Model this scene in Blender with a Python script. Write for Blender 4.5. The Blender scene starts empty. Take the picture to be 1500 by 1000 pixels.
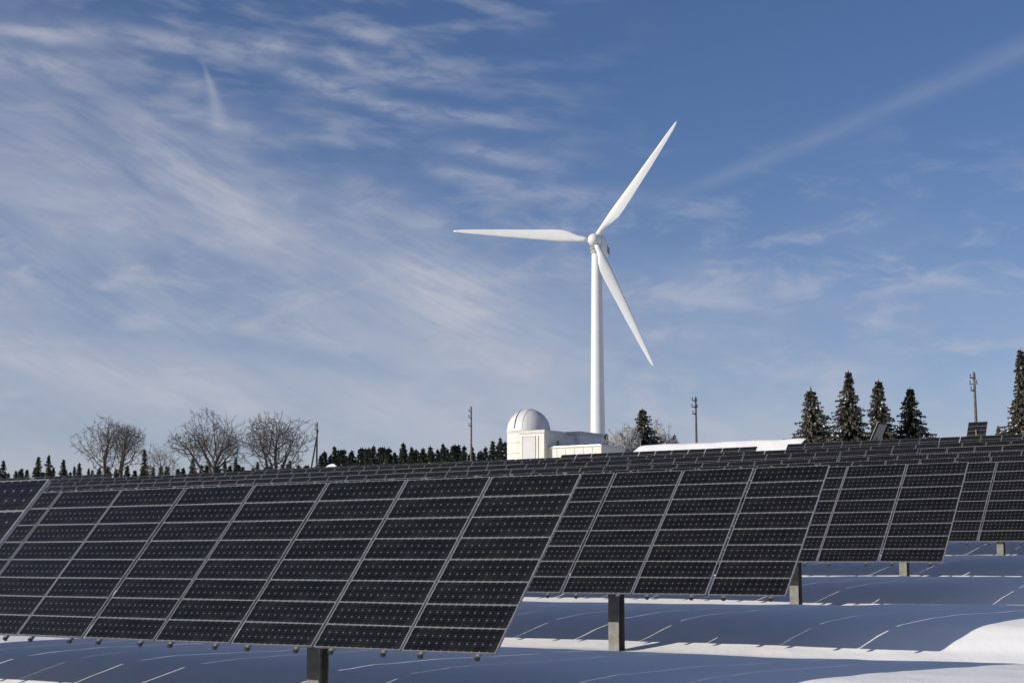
import bpy, math, random
import numpy as np
from mathutils import Vector, Matrix

# ------------------------------------------------------------------ camera, sky, sun, exposure
scene = bpy.context.scene
col = scene.collection
CAMZ = 2.0
FPX = 2354.0                      # focal length in photo pixels (1500 wide)
PITCH = math.radians(7.72)
cam = bpy.data.cameras.new("camera"); camo = bpy.data.objects.new("camera", cam); col.objects.link(camo)
cam.sensor_width = 36.0; cam.lens = FPX / 1500 * 36
cam.clip_start = 0.1; cam.clip_end = 20000
camo.location = (0, 0, CAMZ); camo.rotation_euler = (math.radians(90) + PITCH, 0, 0)
scene.camera = camo

SUN_TH = math.radians(70); SUN_EL = math.radians(17.9)
SUN_DIR = Vector((-math.sin(SUN_TH) * math.cos(SUN_EL), -math.cos(SUN_TH) * math.cos(SUN_EL), math.sin(SUN_EL)))
sun = bpy.data.lights.new("sun", 'SUN'); suno = bpy.data.objects.new("sun", sun); col.objects.link(suno)
sun.energy = 4.4; sun.angle = math.radians(0.5); sun.color = (1.0, 0.945, 0.855)
suno.rotation_euler = SUN_DIR.to_track_quat('Z', 'Y').to_euler()
suno.location = (-30, -20, 40)

scene.view_settings.view_transform = 'Standard'; scene.view_settings.look = 'None'
scene.view_settings.gamma = 1.0; scene.view_settings.use_curve_mapping = False
scene.view_settings.exposure = 0.12

world = bpy.data.worlds.new("World"); scene.world = world; world.use_nodes = True


class NG:
    """small helper for node maths"""
    def __init__(s, tree): s.t = tree; s.n = tree.nodes; s.l = tree.links
    def node(s, typ, **kw):
        n = s.n.new(typ)
        for k, v in kw.items(): setattr(n, k, v)
        return n
    def put(s, sock, v):
        if isinstance(v, bpy.types.NodeSocket): s.l.new(v, sock)
        elif v is not None: sock.default_value = v
    def m(s, op, a, b=None, c=None, clamp=False):
        n = s.n.new('ShaderNodeMath'); n.operation = op; n.use_clamp = clamp
        s.put(n.inputs[0], a); s.put(n.inputs[1], b); s.put(n.inputs[2], c)
        return n.outputs[0]
    def add(s, a, b): return s.m('ADD', a, b)
    def sub(s, a, b): return s.m('SUBTRACT', a, b)
    def mul(s, a, b): return s.m('MULTIPLY', a, b)
    def div(s, a, b): return s.m('DIVIDE', a, b)
    def sstep(s, v, lo, hi, tlo=0.0, thi=1.0):
        n = s.n.new('ShaderNodeMapRange'); n.interpolation_type = 'SMOOTHSTEP'
        s.put(n.inputs[0], v); s.put(n.inputs[1], lo); s.put(n.inputs[2], hi); s.put(n.inputs[3], tlo); s.put(n.inputs[4], thi)
        return n.outputs[0]
    def vec(s, x, y, z=0.0):
        n = s.n.new('ShaderNodeCombineXYZ'); s.put(n.inputs[0], x); s.put(n.inputs[1], y); s.put(n.inputs[2], z)
        return n.outputs[0]
    def noise(s, v, scale=1.0, detail=4.0, rough=0.55, dist=0.0):
        n = s.n.new('ShaderNodeTexNoise'); s.put(n.inputs['Vector'], v)
        n.inputs['Scale'].default_value = scale; n.inputs['Detail'].default_value = detail
        n.inputs['Roughness'].default_value = rough; n.inputs['Distortion'].default_value = dist
        return n.outputs[0]
    def mixc(s, f, a, b):
        n = s.n.new('ShaderNodeMix'); n.data_type = 'RGBA'
        s.put(n.inputs[0], f); s.put(n.inputs[6], a); s.put(n.inputs[7], b)
        return n.outputs[2]
    def gauss(s, a):   # exp(-a)
        return s.m('EXPONENT', s.mul(a, -1.0))


def build_sky():
    g = NG(world.node_tree); g.n.clear()
    out = g.node('ShaderNodeOutputWorld'); bg = g.node('ShaderNodeBackground')
    sky = g.node('ShaderNodeTexSky'); sky.sky_type = 'NISHITA'; sky.sun_disc = False
    sky.sun_elevation = SUN_EL; sky.sun_rotation = math.pi + SUN_TH
    sky.altitude = 1200; sky.air_density = 1.0; sky.dust_density = 0.6; sky.ozone_density = 2.5
    tc = g.node('ShaderNodeTexCoord'); sp = g.node('ShaderNodeSeparateXYZ'); g.l.new(tc.outputs['Generated'], sp.inputs[0])
    X, Y, Z = sp.outputs
    # compass bearing and height above the horizon of a sky direction, in hundredths of a "photo" unit (1 = 100 px = 2.43 deg)
    U = g.mul(g.m('ARCTAN2', X, Y), FPX / 100)
    V = g.mul(g.m('ARCSINE', Z), FPX / 100)
    def P(px, py):
        x, v = px - 750.0, 500.0 - py
        y = FPX * math.cos(PITCH) - v * math.sin(PITCH); z = FPX * math.sin(PITCH) + v * math.cos(PITCH)
        return math.atan2(x, y) * FPX / 100, math.asin(z / math.sqrt(x*x + y*y + z*z)) * FPX / 100
    def rot(cx, cy, deg):      # coordinates along / across a line through (cx,cy)
        c, s_ = math.cos(math.radians(deg)), math.sin(math.radians(deg))
        du, dv = g.sub(U, cx), g.sub(V, cy)
        return g.add(g.mul(du, c), g.mul(dv, s_)), g.add(g.mul(du, -s_), g.mul(dv, c))
    def blob(px, py, deg, la, lb):
        a, b = rot(*P(px, py), deg)
        a = g.div(a, la); b = g.div(b, lb)
        return g.gauss(g.add(g.mul(a, a), g.mul(b, b)))
    UV = g.vec(U, V, 0.0)
    # warp for natural shapes
    w = g.sub(g.noise(g.vec(g.mul(U, 0.5), g.mul(V, 0.9), 3.0), 1.0, 3), 0.5)
    # --- big thin veil, thicker to the lower left of a diagonal
    a1, b1 = rot(*P(560, 330), -24)
    veil = g.sstep(g.add(b1, g.mul(w, 3.2)), 1.9, -1.6)
    st = g.noise(g.vec(g.mul(a1, 0.28), g.mul(b1, 1.15), 7.0), 1.0, 6, 0.6, 0.4)       # long streaks
    veil = g.mul(veil, g.sstep(st, 0.25, 0.70, 0.22, 1.0))
    low = g.sstep(g.add(V, g.mul(w, 1.6)), 6.4, 1.2)                                   # milky air near the horizon
    veil2 = g.mul(low, g.sstep(g.noise(g.vec(g.mul(U, 0.45), g.mul(V, 1.0), 1.0), 1.0, 6, 0.6), 0.3, 0.7, 0.35, 0.85))
    # --- rippled altocumulus bands
    a2, b2 = rot(0, 0, -4)
    rip = g.noise(g.vec(g.mul(a2, 0.85), g.add(g.mul(b2, 3.3), g.mul(w, 0.7)), 11.0), 1.0, 3, 0.5, 0.12)
    big = g.noise(g.vec(g.mul(U, 0.33), g.mul(V, 0.5), 5.0), 1.0, 2)
    ripm = g.mul(g.sstep(V, 3.9, 5.4), g.mul(g.m('MAXIMUM', g.sstep(U, 2.6, -1.0), g.mul(g.sstep(V, 8.5, 14.0), .8)), g.sstep(big, 0.28, 0.5)))
    rip = g.mul(g.sstep(rip, 0.40, 0.80), ripm)
    # --- fine ripples inside bright patches
    fine = g.noise(g.vec(g.mul(a1, 1.1), g.mul(b1, 6.5), 2.0), 1.0, 4, 0.6, 0.3)
    finek = g.sstep(fine, 0.3, 0.7, 0.40, 1.0)
    brush = g.add(g.mul(blob(320, 290, -35, 1.6, 0.42), 0.62), g.mul(blob(665, 440, -28, 1.25, 0.60), 0.95))
    brush = g.add(brush, g.mul(blob(150, 550, -14, 3.3, 0.32), 0.50))
    brush = g.add(brush, g.mul(blob(520, 590, -6, 2.6, 0.45), 0.32))
    brush = g.mul(brush, g.mul(finek, g.sstep(st, 0.2, 0.6, 0.55, 1.0)))
    # --- altocumulus rolls
    rolls = None
    for (px, py, dg, la, lb, k) in ((40, 48, -2, .75, .09, .5), (240, 58, -4, 1.5, .13, .42), (395, 66, -5, .35, .10, .42), (560, 60, -16, .8, .12, .38),
                                    (505, 85, -40, .28, .08, .3), (610, 112, -6, .9, .14, .38), (490, 130, -17, 1.1, .12, .45), (660, 168, -7, 1.3, .10, .32),
                                    (60, 95, -3, .8, .14, .42), (215, 175, -14, .55, .14, .3), (735, 232, -12, .8, .13, .34), (690, 262, -14, .75, .12, .36), (830, 285, -4, 1.0, .14, .32)):
        b = g.mul(blob(px, py, dg, la, lb), k)
        rolls = b if rolls is None else g.add(rolls, b)
    puff = g.noise(g.vec(g.mul(a2, 1.7), g.mul(b2, 4.2), 21.0), 1.0, 4, 0.55, 0.5)
    rolls = g.mul(rolls, g.sstep(puff, 0.30, 0.62, 0.22, 1.0))
    # --- spread contrails
    ac, bc = rot(*P(1215, 195), 19.5)
    cn = g.noise(g.vec(g.mul(ac, 0.9), g.mul(bc, 3.0), 4.0), 1.0, 4, 0.55)
    bq = g.div(bc, g.m('MAXIMUM', g.add(0.125, g.mul(ac, 0.012)), 0.05))
    con = g.mul(g.gauss(g.mul(bq, bq)), g.mul(g.sstep(ac, -3.4, -1.0), g.sstep(cn, 0.2, 0.65, 0.05, 0.15)))
    ad, bd = rot(*P(520, 420), 19.5)
    bq2 = g.div(bd, 0.045)
    con2 = g.mul(g.gauss(g.mul(bq2, bq2)), g.mul(g.sstep(g.m('ABSOLUTE', ad), 2.4, 0.4), g.mul(cn, 0.22)))
    # --- hooked wisp
    uu, vv = P(314, 145)
    hv = g.sub(V, vv); hu = g.sub(g.sub(U, uu), g.mul(hv, -0.28)); hu = g.add(hu, g.mul(g.mul(hv, hv), 0.18))
    hk = g.div(hu, g.sstep(hv, 0.5, -0.6, 0.035, 0.16))
    hook = g.mul(g.gauss(g.mul(hk, hk)), g.mul(g.sstep(g.m('ABSOLUTE', hv), 0.62, 0.2), 0.30))
    # --- scattered patches on the right
    pat = g.noise(g.vec(g.mul(U, 0.75), g.mul(V, 1.9), 31.0), 1.0, 6, 0.6, 0.5)
    pat = g.mul(g.sstep(pat, 0.46, 0.74), g.mul(g.sstep(V, 6.6, 4.2), 0.42))
    dens = g.mul(veil, 0.46)
    def over(a, b): return g.sub(1.0, g.mul(g.sub(1.0, g.m('MINIMUM', a, 1.0)), g.sub(1.0, g.m('MINIMUM', b, 1.0))))
    for l in (g.mul(veil2, 0.40), g.mul(rip, 0.34), brush, rolls, con, con2, hook, pat): dens = over(dens, l)
    dens = g.mul(dens, g.sub(1.0, g.add(g.mul(blob(90, 630, -5, 3.6, 0.30), .42), g.mul(blob(420, 520, -8, 2.6, .22), .30))))
    dens = g.m('MINIMUM', dens, 0.93)
    base = g.mixc(1.0, (0, 0, 0, 1), sky.outputs[0])
    gm = g.node('ShaderNodeHueSaturation'); gm.inputs['Saturation'].default_value = SKY_SAT; gm.inputs['Value'].default_value = SKY_VAL
    g.l.new(base, gm.inputs['Color'])
    tint = g.node('ShaderNodeMix'); tint.data_type = 'RGBA'; tint.blend_type = 'MULTIPLY'; tint.inputs[0].default_value = 1.0
    g.l.new(gm.outputs[0], tint.inputs[6]); tint.inputs[7].default_value = SKY_TINT + (1,)
    cloud = (CLOUD[0], CLOUD[1], CLOUD[2], 1)
    colr = g.mixc(dens, tint.outputs[2], cloud)
    g.l.new(colr, bg.inputs['Color']); bg.inputs['Strength'].default_value = SKY_STR
    g.l.new(bg.outputs[0], out.inputs['Surface'])

SKY_STR = 0.086
SKY_SAT = 1.12
SKY_TINT = (1.0, .885, 1.02)
SKY_VAL = 1.0
CLOUD = (5.5, 5.65, 6.45)
build_sky()

# ------------------------------------------------------------------ field frame: e = along the rows (to the right), n = up the slope
A = math.radians(34.2)
CA, SA = math.cos(A), math.sin(A)
TILT = math.radians(48.6); LSL = 2.69
DN, DZ = LSL * math.cos(TILT), LSL * math.sin(TILT)
def en(t, n): return (t * CA + n * SA, -t * SA + n * CA)
def at_n(px, n):
    """ground-plan point where the sight line of photo column px meets the line n"""
    m = (px - 750) / FPX / math.cos(PITCH) * 1.0
    Y = n / (SA * m + CA); return m * Y, Y
def at_Y(px, Y):
    m = (px - 750) / FPX
    return m * Y, Y
def zof(py, Y):   # height of a photo row at depth Y
    b = math.atan((500 - py) / FPX) + PITCH
    return CAMZ + Y * math.tan(b)

ROWS = [  # n of top edge, t of right end, z of top edge
    (8.35, -10.02, 0.62), (16.30, -10.06, 1.01), (24.03, -10.20, 1.487), (32.46, -10.74, 1.975),
    (40.9, -11.5, 2.46), (49.3, -11.6, 3.0), (57.7, -11.7, 3.66), (66.2, -11.8, 4.42), (74.6, -11.2, 5.26), (87.0, -10.6, 6.38), (100.0, -12.4, 7.8)]
CLEAR = 0.95
gx = [-400, -60, -8, 0.0, 6.4] + [r[0] - DN for r in ROWS[1:]] + [108, 124, 138, 165, 260, 700, 9000]
gz = [-6.5, -4.0, -2.9, -2.62, -2.38] + [r[2] - DZ - CLEAR for r in ROWS[1:]] + [5.45, 6.35, 6.9, 7.15, 7.1, 6.0, -60]
gx = np.array(gx); gz = np.array(gz)
# monotone-ish cubic (finite-difference tangents)
gm_ = np.gradient(gz, gx)
def base_prof(n):
    n = np.clip(n, gx[0], gx[-1]); i = np.clip(np.searchsorted(gx, n) - 1, 0, len(gx) - 2)
    h = gx[i + 1] - gx[i]; s = (n - gx[i]) / h
    return ((2*s**3-3*s**2+1)*gz[i] + (s**3-2*s**2+s)*h*gm_[i] + (-2*s**3+3*s**2)*gz[i+1] + (s**3-s**2)*h*gm_[i+1])
rng = np.random.RandomState(7)
_tab = rng.rand(256, 256)
def vnoise(x, y):
    xi = np.floor(x).astype(int); yi = np.floor(y).astype(int); fx = x - xi; fy = y - yi
    fx = fx*fx*fx*(fx*(fx*6-15)+10); fy = fy*fy*fy*(fy*(fy*6-15)+10)
    a = _tab[xi & 255, yi & 255]; b = _tab[(xi+1) & 255, yi & 255]; c = _tab[xi & 255, (yi+1) & 255]; d = _tab[(xi+1) & 255, (yi+1) & 255]
    return (a*(1-fx)+b*fx)*(1-fy) + (c*(1-fx)+d*fx)*fy - 0.5
LOWS = np.array([r[0] - DN for r in ROWS])
# drift profile between one row's lower edge (0) and the next row's (1): hollow under the panels, convex bank, crest, fall
PS = np.array([0, .08, .18, .255, .31, .37, .45, .55, .70, .87, .95, 1.0])
PZ = np.array([-.02, -.09, -.115, -.035, .09, .205, .25, .25, .22, .16, .06, -.02])
_pf = np.linspace(0, 1, 401); _pz = np.interp(_pf, PS, PZ)
_k = np.exp(-np.linspace(-2, 2, 21)**2); _k /= _k.sum()
_pz = np.convolve(np.concatenate([_pz[-31:-1], _pz, _pz[1:31]]), _k, 'same')[30:-30]
def ground(t, n):
    """snow height (world z) in field coordinates"""
    t = np.asarray(t, float); n = np.asarray(n, float)
    z = base_prof(n)
    i = np.clip(np.searchsorted(LOWS, n) - 1, 0, len(LOWS) - 2)
    s = np.clip((n - LOWS[i] + 0.10 * vnoise(t * .35 + 9, i * 3.1)) / (LOWS[i+1] - LOWS[i]), 0, 1)
    inside = np.clip((n - LOWS[0]) / 3, 0, 1) * np.clip((96 - n) / 6, 0, 1)
    amp = 1.0 + 0.28 * vnoise(t * .17 + 31, i * 5.3 + n * .02) + .32 * np.clip((t + 16) / 6, 0, 1)
    z = z + np.interp(s, _pf, _pz) * inside * amp
    near = np.exp(-np.clip(n - 45, 0, 1e9) / 40)
    z = z + 0.07 * vnoise(t * .22, n * .30) + 0.022 * vnoise(t * .9 + 5, n * 1.1 + 2) * near
    z = z + (0.013 * vnoise(t * 2.6, n * 2.9) + .007 * vnoise(t * 1.4 + 3, n * 6.0)) * near
    z = z + 0.5 * vnoise(t * .02 + 3, n * .02) * np.clip((n - 105) / 30, 0, 1)
    return z + CAMZ
def ground_xy(x, y): return float(ground(x * CA - y * SA, x * SA + y * CA))

# ------------------------------------------------------------------ helpers for objects
def tag(o, label=None, cat=None, group=None, kind=None):
    if label: o['label'] = label
    if cat: o['category'] = cat
    if group: o['group'] = group
    if kind: o['kind'] = kind
    return o
def empty(name, loc, rz=0.0):
    o = bpy.data.objects.new(name, None); col.objects.link(o)
    o.location = loc; o.rotation_euler = (0, 0, rz); o.empty_display_size = 0.3
    return o
class MB:
    def __init__(s): s.v = []; s.f = []; s.mi = []
    def face(s, pts, mi=0):
        b = len(s.v); s.v += [tuple(p) for p in pts]; s.f.append(tuple(range(b, b + len(pts)))); s.mi.append(mi)
    def box(s, x0, x1, y0, y1, z0, z1, mi=0, M=None):
        p = [(x0,y0,z0),(x1,y0,z0),(x1,y1,z0),(x0,y1,z0),(x0,y0,z1),(x1,y0,z1),(x1,y1,z1),(x0,y1,z1)]
        if M is not None: p = [tuple(M @ Vector(q)) for q in p]
        b = len(s.v); s.v += p
        for f in ((0,3,2,1),(4,5,6,7),(0,1,5,4),(1,2,6,5),(2,3,7,6),(3,0,4,7)):
            s.f.append(tuple(b + i for i in f)); s.mi.append(mi)
    def hexa(s, p, mi=0):
        b = len(s.v); s.v += [tuple(q) for q in p]
        for f in ((0,3,2,1),(4,5,6,7),(0,1,5,4),(1,2,6,5),(2,3,7,6),(3,0,4,7)):
            s.f.append(tuple(b + i for i in f)); s.mi.append(mi)
    def rings(s, rings, closed_ends=True, mi=0):
        """skin a list of equal-length point loops"""
        b = len(s.v); k = len(rings[0])
        for r in rings: s.v += [tuple(p) for p in r]
        for i in range(len(rings) - 1):
            for j in range(k):
                j2 = (j + 1) % k
                s.f.append((b+i*k+j, b+i*k+j2, b+(i+1)*k+j2, b+(i+1)*k+j)); s.mi.append(mi)
        if closed_ends:
            s.f.append(tuple(b + j for j in range(k))[::-1]); s.mi.append(mi)
            e = b + (len(rings) - 1) * k
            s.f.append(tuple(e + j for j in range(k))); s.mi.append(mi)
    def tube(s, pts, rads, seg=6, caps=True, mi=0):
        rs = []; pts = [Vector(p) for p in pts]
        for i, p in enumerate(pts):
            d = (pts[min(i+1, len(pts)-1)] - pts[max(i-1, 0)]); d = d.normalized() if d.length > 0 else Vector((0,0,1))
            u = d.cross(Vector((0,0,1)) if abs(d.z) < .95 else Vector((1,0,0))).normalized(); w = d.cross(u)
            rs.append([p + (u*math.cos(q) + w*math.sin(q)) * rads[i] for q in (2*math.pi*j/seg for j in range(seg))])
        s.rings(rs, caps, mi)
    def mesh(s, name, mats, smooth=False):
        me = bpy.data.meshes.new(name); me.from_pydata(s.v, [], s.f)
        for m in (mats if isinstance(mats, (list, tuple)) else [mats]): me.materials.append(m)
        if any(s.mi): me.polygons.foreach_set('material_index', s.mi)
        if smooth: me.polygons.foreach_set('use_smooth', [True] * len(s.f))
        me.update(); return me
    def build(s, name, mats, parent=None, smooth=False):
        return put(name, s.mesh(name, mats, smooth), parent)
def put(name, me, parent=None, loc=None, rot=None):
    o = bpy.data.objects.new(name, me); col.objects.link(o)
    if parent is not None: o.parent = parent
    if loc is not None: o.location = loc
    if rot is not None: o.rotation_euler = rot
    return o
def autosmooth(o, ang=40):
    me = o.data
    me.polygons.foreach_set('use_smooth', [True] * len(me.polygons))
    me.set_sharp_from_angle(angle=math.radians(ang))

# ------------------------------------------------------------------ materials
def mat(name, color, rough=0.5, metal=0.0, var=0.0, scale=3.0, bump=0.0, bscale=20.0, spec=0.5):
    m = bpy.data.materials.new(name); m.use_nodes = True; g = NG(m.node_tree); b = g.n['Principled BSDF']
    b.inputs['Roughness'].default_value = rough; b.inputs['Metallic'].default_value = metal
    b.inputs['Specular IOR Level'].default_value = spec
    tc = g.node('ShaderNodeTexCoord')
    if var > 0:
        nz = g.noise(tc.outputs['Object'], scale, 6, 0.6)
        c2 = tuple(c * (1 - var) for c in color) + (1,); c1 = tuple(min(1, c * (1 + var * .6)) for c in color) + (1,)
        g.l.new(g.mixc(g.sstep(nz, .3, .7), c2, c1), b.inputs['Base Color'])
    else: b.inputs['Base Color'].default_value = tuple(color) + (1,)
    if bump > 0:
        bp = g.node('ShaderNodeBump'); bp.inputs['Strength'].default_value = bump; bp.inputs['Distance'].default_value = 0.02
        g.l.new(g.noise(tc.outputs['Object'], bscale, 4), bp.inputs['Height']); g.l.new(bp.outputs[0], b.inputs['Normal'])
    return m

def snow_mat():
    m = bpy.data.materials.new('snow'); m.use_nodes = True; g = NG(m.node_tree); b = g.n['Principled BSDF']
    geo = g.node('ShaderNodeNewGeometry')
    n1 = g.noise(geo.outputs['Position'], 0.7, 5, .6)
    g.l.new(g.mixc(n1, (.875, .855, .83, 1), (.93, .91, .885, 1)), b.inputs['Base Color'])
    b.inputs['Roughness'].default_value = .62; b.inputs['Specular IOR Level'].default_value = .3
    hgt = g.add(g.mul(g.noise(geo.outputs['Position'], 4.0, 5, .6), .6), g.mul(g.noise(geo.outputs['Position'], 45.0, 3, .6), .12))
    bp = g.node('ShaderNodeBump'); bp.inputs['Strength'].default_value = .8; bp.inputs['Distance'].default_value = .025
    g.l.new(hgt, bp.inputs['Height']); g.l.new(bp.outputs[0], b.inputs['Normal'])
    return m

MW, MH = 1.284, 0.3325           # one module
def cell_mat():
    m = bpy.data.materials.new('solar_cells'); m.use_nodes = True; g = NG(m.node_tree); b = g.n['Principled BSDF']
    tc = g.node('ShaderNodeTexCoord'); sp = g.node('ShaderNodeSeparateXYZ'); g.l.new(tc.outputs['Object'], sp.inputs[0])
    oi = g.node('ShaderNodeObjectInfo')
    gw, gh = MW - 0.024, MH - 0.020
    u = g.mul(g.add(g.div(sp.outputs[0], gw), .5), 12.0); v = g.mul(g.add(g.div(sp.outputs[1], gh), .5), 3.0)
    fu = g.m('ABSOLUTE', g.sub(g.m('FRACT', u), .5)); fv = g.m('ABSOLUTE', g.sub(g.m('FRACT', v), .5))   # 0 centre, .5 edge
    corner = g.sstep(g.add(fu, fv), .85, .885)
    gap = g.m('MAXIMUM', g.sstep(fu, .482, .49), g.sstep(fv, .484, .492))
    white = g.m('MAXIMUM', corner, g.mul(gap, .22))
    bus = g.mul(g.m('LESS_THAN', g.m('ABSOLUTE', g.sub(g.m('ABSOLUTE', g.sub(g.m('FRACT', v), .5)), .25)), .012), .09)
    finger = g.mul(bus, 1.0)
    cellid = g.node('ShaderNodeTexWhiteNoise'); cellid.noise_dimensions = '4D'
    g.l.new(g.vec(g.m('FLOOR', u), g.m('FLOOR', v), 0.0), cellid.inputs['Vector']); g.l.new(oi.outputs['Random'], cellid.inputs['W'])
    k = g.add(.4, g.add(g.mul(cellid.outputs[0], .4), g.mul(oi.outputs['Random'], .7)))
    cb = g.mixc(k, (.0022, .0022, .0026, 1), (.0068, .0066, .0074, 1))
    c1 = g.mixc(finger, cb, (.30, .31, .33, 1))
    dirt = g.noise(tc.outputs['Object'], 2.3, 5, .65)
    c1 = g.mixc(g.sstep(dirt, .45, .8, .0, .035), c1, (.35, .33, .31, 1))
    c2 = g.mixc(white, c1, (.115, .117, .122, 1))
    g.l.new(c2, b.inputs['Base Color'])
    b.inputs['Roughness'].default_value = .16; b.inputs['Specular IOR Level'].default_value = .19
    g.l.new(g.add(.14, g.mul(dirt, .2)), b.inputs['Roughness'])
    return m

M_SNOW = snow_mat()
M_CELL = cell_mat()
M_FRAME = mat('anodised_aluminium_frame', (.235, .235, .245), .5, .2, .2, 6)
M_RAIL = mat('galvanised_rail', (.20, .205, .21), .5, .5, .25, 9)
M_DARK = mat('dark_galvanised_steel', (.055, .058, .062), .55, .4, .2, 5)
M_POST = mat('galvanised_post_steel', (.175, .167, .148), .6, .25, .3, 7, .25, 40)
M_WHITE = mat('white_turbine_coating', (.64, .64, .63), .42, 0, .05, .35)
M_NAC = mat('white_nacelle_shell', (.62, .62, .61), .45, 0, .08, .6)
M_VENT = mat('dark_vent_grille', (.10, .10, .11), .6)
M_WALL = mat('cream_rendered_wall', (.60, .58, .51), .75, 0, .07, 1.2, .2, 14)
M_WALLG = mat('pale_grey_cladding', (.60, .61, .63), .7, 0, .08, 1.5)
M_DOME = mat('white_painted_dome_shell', (.60, .592, .58), .42, 0, .05, 1.2)
M_DOOR = mat('pale_grey_door', (.46, .455, .45), .6, 0, .06, 2)
M_TRIM = mat('weathered_parapet_trim', (.52, .50, .45), .7, 0, .15, 4)
M_JOINT = mat('grey_joint', (.32, .31, .28), .8)
M_GLASS = mat('dark_window_glass', (.02, .022, .026), .08)
M_WOOD = mat('weathered_pole_wood', (.115, .095, .082), .85, 0, .35, 6, .3, 20)
M_PORC = mat('brown_porcelain', (.10, .06, .05), .3)
M_BARK = mat('dark_bark', (.045, .036, .030), .9, 0, .35, 5, .4, 12)
M_TWIG = mat('bare_twigs', (.066, .050, .040), .9, 0, .3, 3)
M_FROST = mat('frosted_twigs', (.36, .345, .335), .8, 0, .4, 2)
M_SBLADE = mat('clumped_tree_snow', (.80, .81, .83), .7, 0, .08, 3)
def needle(name, c1, c2):
    m = bpy.data.materials.new(name); m.use_nodes = True; g = NG(m.node_tree); b = g.n['Principled BSDF']
    tc = g.node('ShaderNodeTexCoord'); oi = g.node('ShaderNodeObjectInfo')
    f = g.sstep(g.noise(tc.outputs['Object'], 1.6, 5, .7), .3, .7)
    f = g.m('MULTIPLY_ADD', oi.outputs['Random'], .25, f, clamp=True)
    g.l.new(g.mixc(f, c1 + (1,), c2 + (1,)), b.inputs['Base Color']); b.inputs['Roughness'].default_value = .7
    b.inputs['Specular IOR Level'].default_value = .2
    return m
M_NDARK = needle('dark_spruce_needles', (.018, .026, .020), (.045, .052, .036))
M_NFROST = needle('rimed_spruce_needles', (.040, .044, .034), (.125, .110, .086))

# ------------------------------------------------------------------ the snow field (one sheet to the horizon)
def axis(segs):
    o = []
    for a, b, d in segs: o += list(np.arange(a, b, d))
    return np.array(o)
def geo_out(start, first, ratio, end):
    o = []; d = first; x = start
    while x < end: x += d; d *= ratio; o.append(x)
    return np.array(o)
tt = axis([(-30, 14, .16), (14, 60, .8)]); tt = np.concatenate([-(30 + geo_out(0, .3, 1.035, 9000))[::-1], tt, 60 + geo_out(0, 1.2, 1.12, 9000)])
nn = axis([(12, 46, .105), (46, 112, .42), (112, 170, 1.4)]); nn = np.concatenate([12 - geo_out(0, .5, 1.09, 6000)[::-1], nn, 170 + geo_out(0, 2.2, 1.12, 9000)])
T, N = np.meshgrid(tt, nn)
Zg = ground(T, N)
Xg = T * CA + N * SA; Yg = -T * SA + N * CA
verts = np.stack([Xg, Yg, Zg], -1).reshape(-1, 3)
R_, C_ = T.shape
ii = (np.arange(R_ - 1)[:, None] * C_ + np.arange(C_ - 1)[None, :]).ravel()
quads = np.stack([ii, ii + 1, ii + C_ + 1, ii + C_], -1)
me = bpy.data.meshes.new('snow_field')
me.vertices.add(len(verts)); me.vertices.foreach_set('co', verts.ravel())
me.loops.add(quads.size); me.loops.foreach_set('vertex_index', quads.ravel().astype(np.int32))
me.polygons.add(len(quads)); me.polygons.foreach_set('loop_start', np.arange(0, quads.size, 4, dtype=np.int32))
me.polygons.foreach_set('use_smooth', [True] * len(quads))
me.update(calc_edges=True); me.materials.append(M_SNOW)
tag(put('snow_field', me), 'wind-smoothed snow slope rising between the panel rows', kind='structure')

# ------------------------------------------------------------------ solar arrays
CP, RP = 1.32, LSL / 8           # column and row pitch
def module_meshes():
    g = MB(); w, h = MW/2 - .009, MH/2 - .007
    g.box(-w, w, -h, h, -.012, 0.0)
    glass = g.mesh('module', M_CELL)
    f = MB(); W, H = MW/2, MH/2
    a_, b_ = .0062, .0125
    f.box(-W, W, -H, -H + a_, -.026, .0025); f.box(-W, W, H - a_, H, -.026, .0025)
    f.box(-W, -W + b_, -H + a_, H - a_, -.026, .0025); f.box(W - b_, W, -H + a_, H - a_, -.026, .0025)
    frame = f.mesh('module_frame', M_FRAME)
    j = MB(); j.v = list(g.v) + list(f.v); n0 = len(g.v)
    j.f = list(g.f) + [tuple(i + n0 for i in q) for q in f.f]; j.mi = [0]*len(g.f) + [1]*len(f.f)
    return glass, frame, j.mesh('module_framed', [M_CELL, M_FRAME])
ME_GLASS, ME_FRAME, ME_MOD = module_meshes()
def rail_mesh(L):
    r = MB(); r.box(-.022, .022, -.030, L + .030, -.072, -.027)
    r.rings([[(.034*math.cos(q), yy, -.050 + .034*math.sin(q)) for q in (2*math.pi*j/8 for j in range(8))] for yy in (-.052, -.030)], True, 1)   # round end plug below, darker than the rail
    r.box(-.026, .026, L + .030, L + .042, -.070, -.012)    # end plate above
    return r.mesh('rail', [M_RAIL, M_DARK])
ME_RAIL = {8: rail_mesh(LSL)}
def hbeam(m, z0, z1, b=.2, h=.2, tf=.02, tw=.014):
    m.box(-b/2, b/2, -h/2, -h/2 + tf, z0, z1); m.box(-b/2, b/2, h/2 - tf, h/2, z0, z1); m.box(-tw/2, tw/2, -h/2 + tf, h/2 - tf, z0, z1)
def post_mesh():
    m = MB(); hbeam(m, -1.2, CLEAR + DZ * .75 - .34); return m.mesh('post', M_POST)
ME_POST = post_mesh()
def beam_mesh():
    m = MB(); m.box(-.05, .05, .30, LSL - .30, -.36, -.215); return m.mesh('sloping_beam', M_DARK)
ME_BEAM = beam_mesh()
PURLINS = {}
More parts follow.
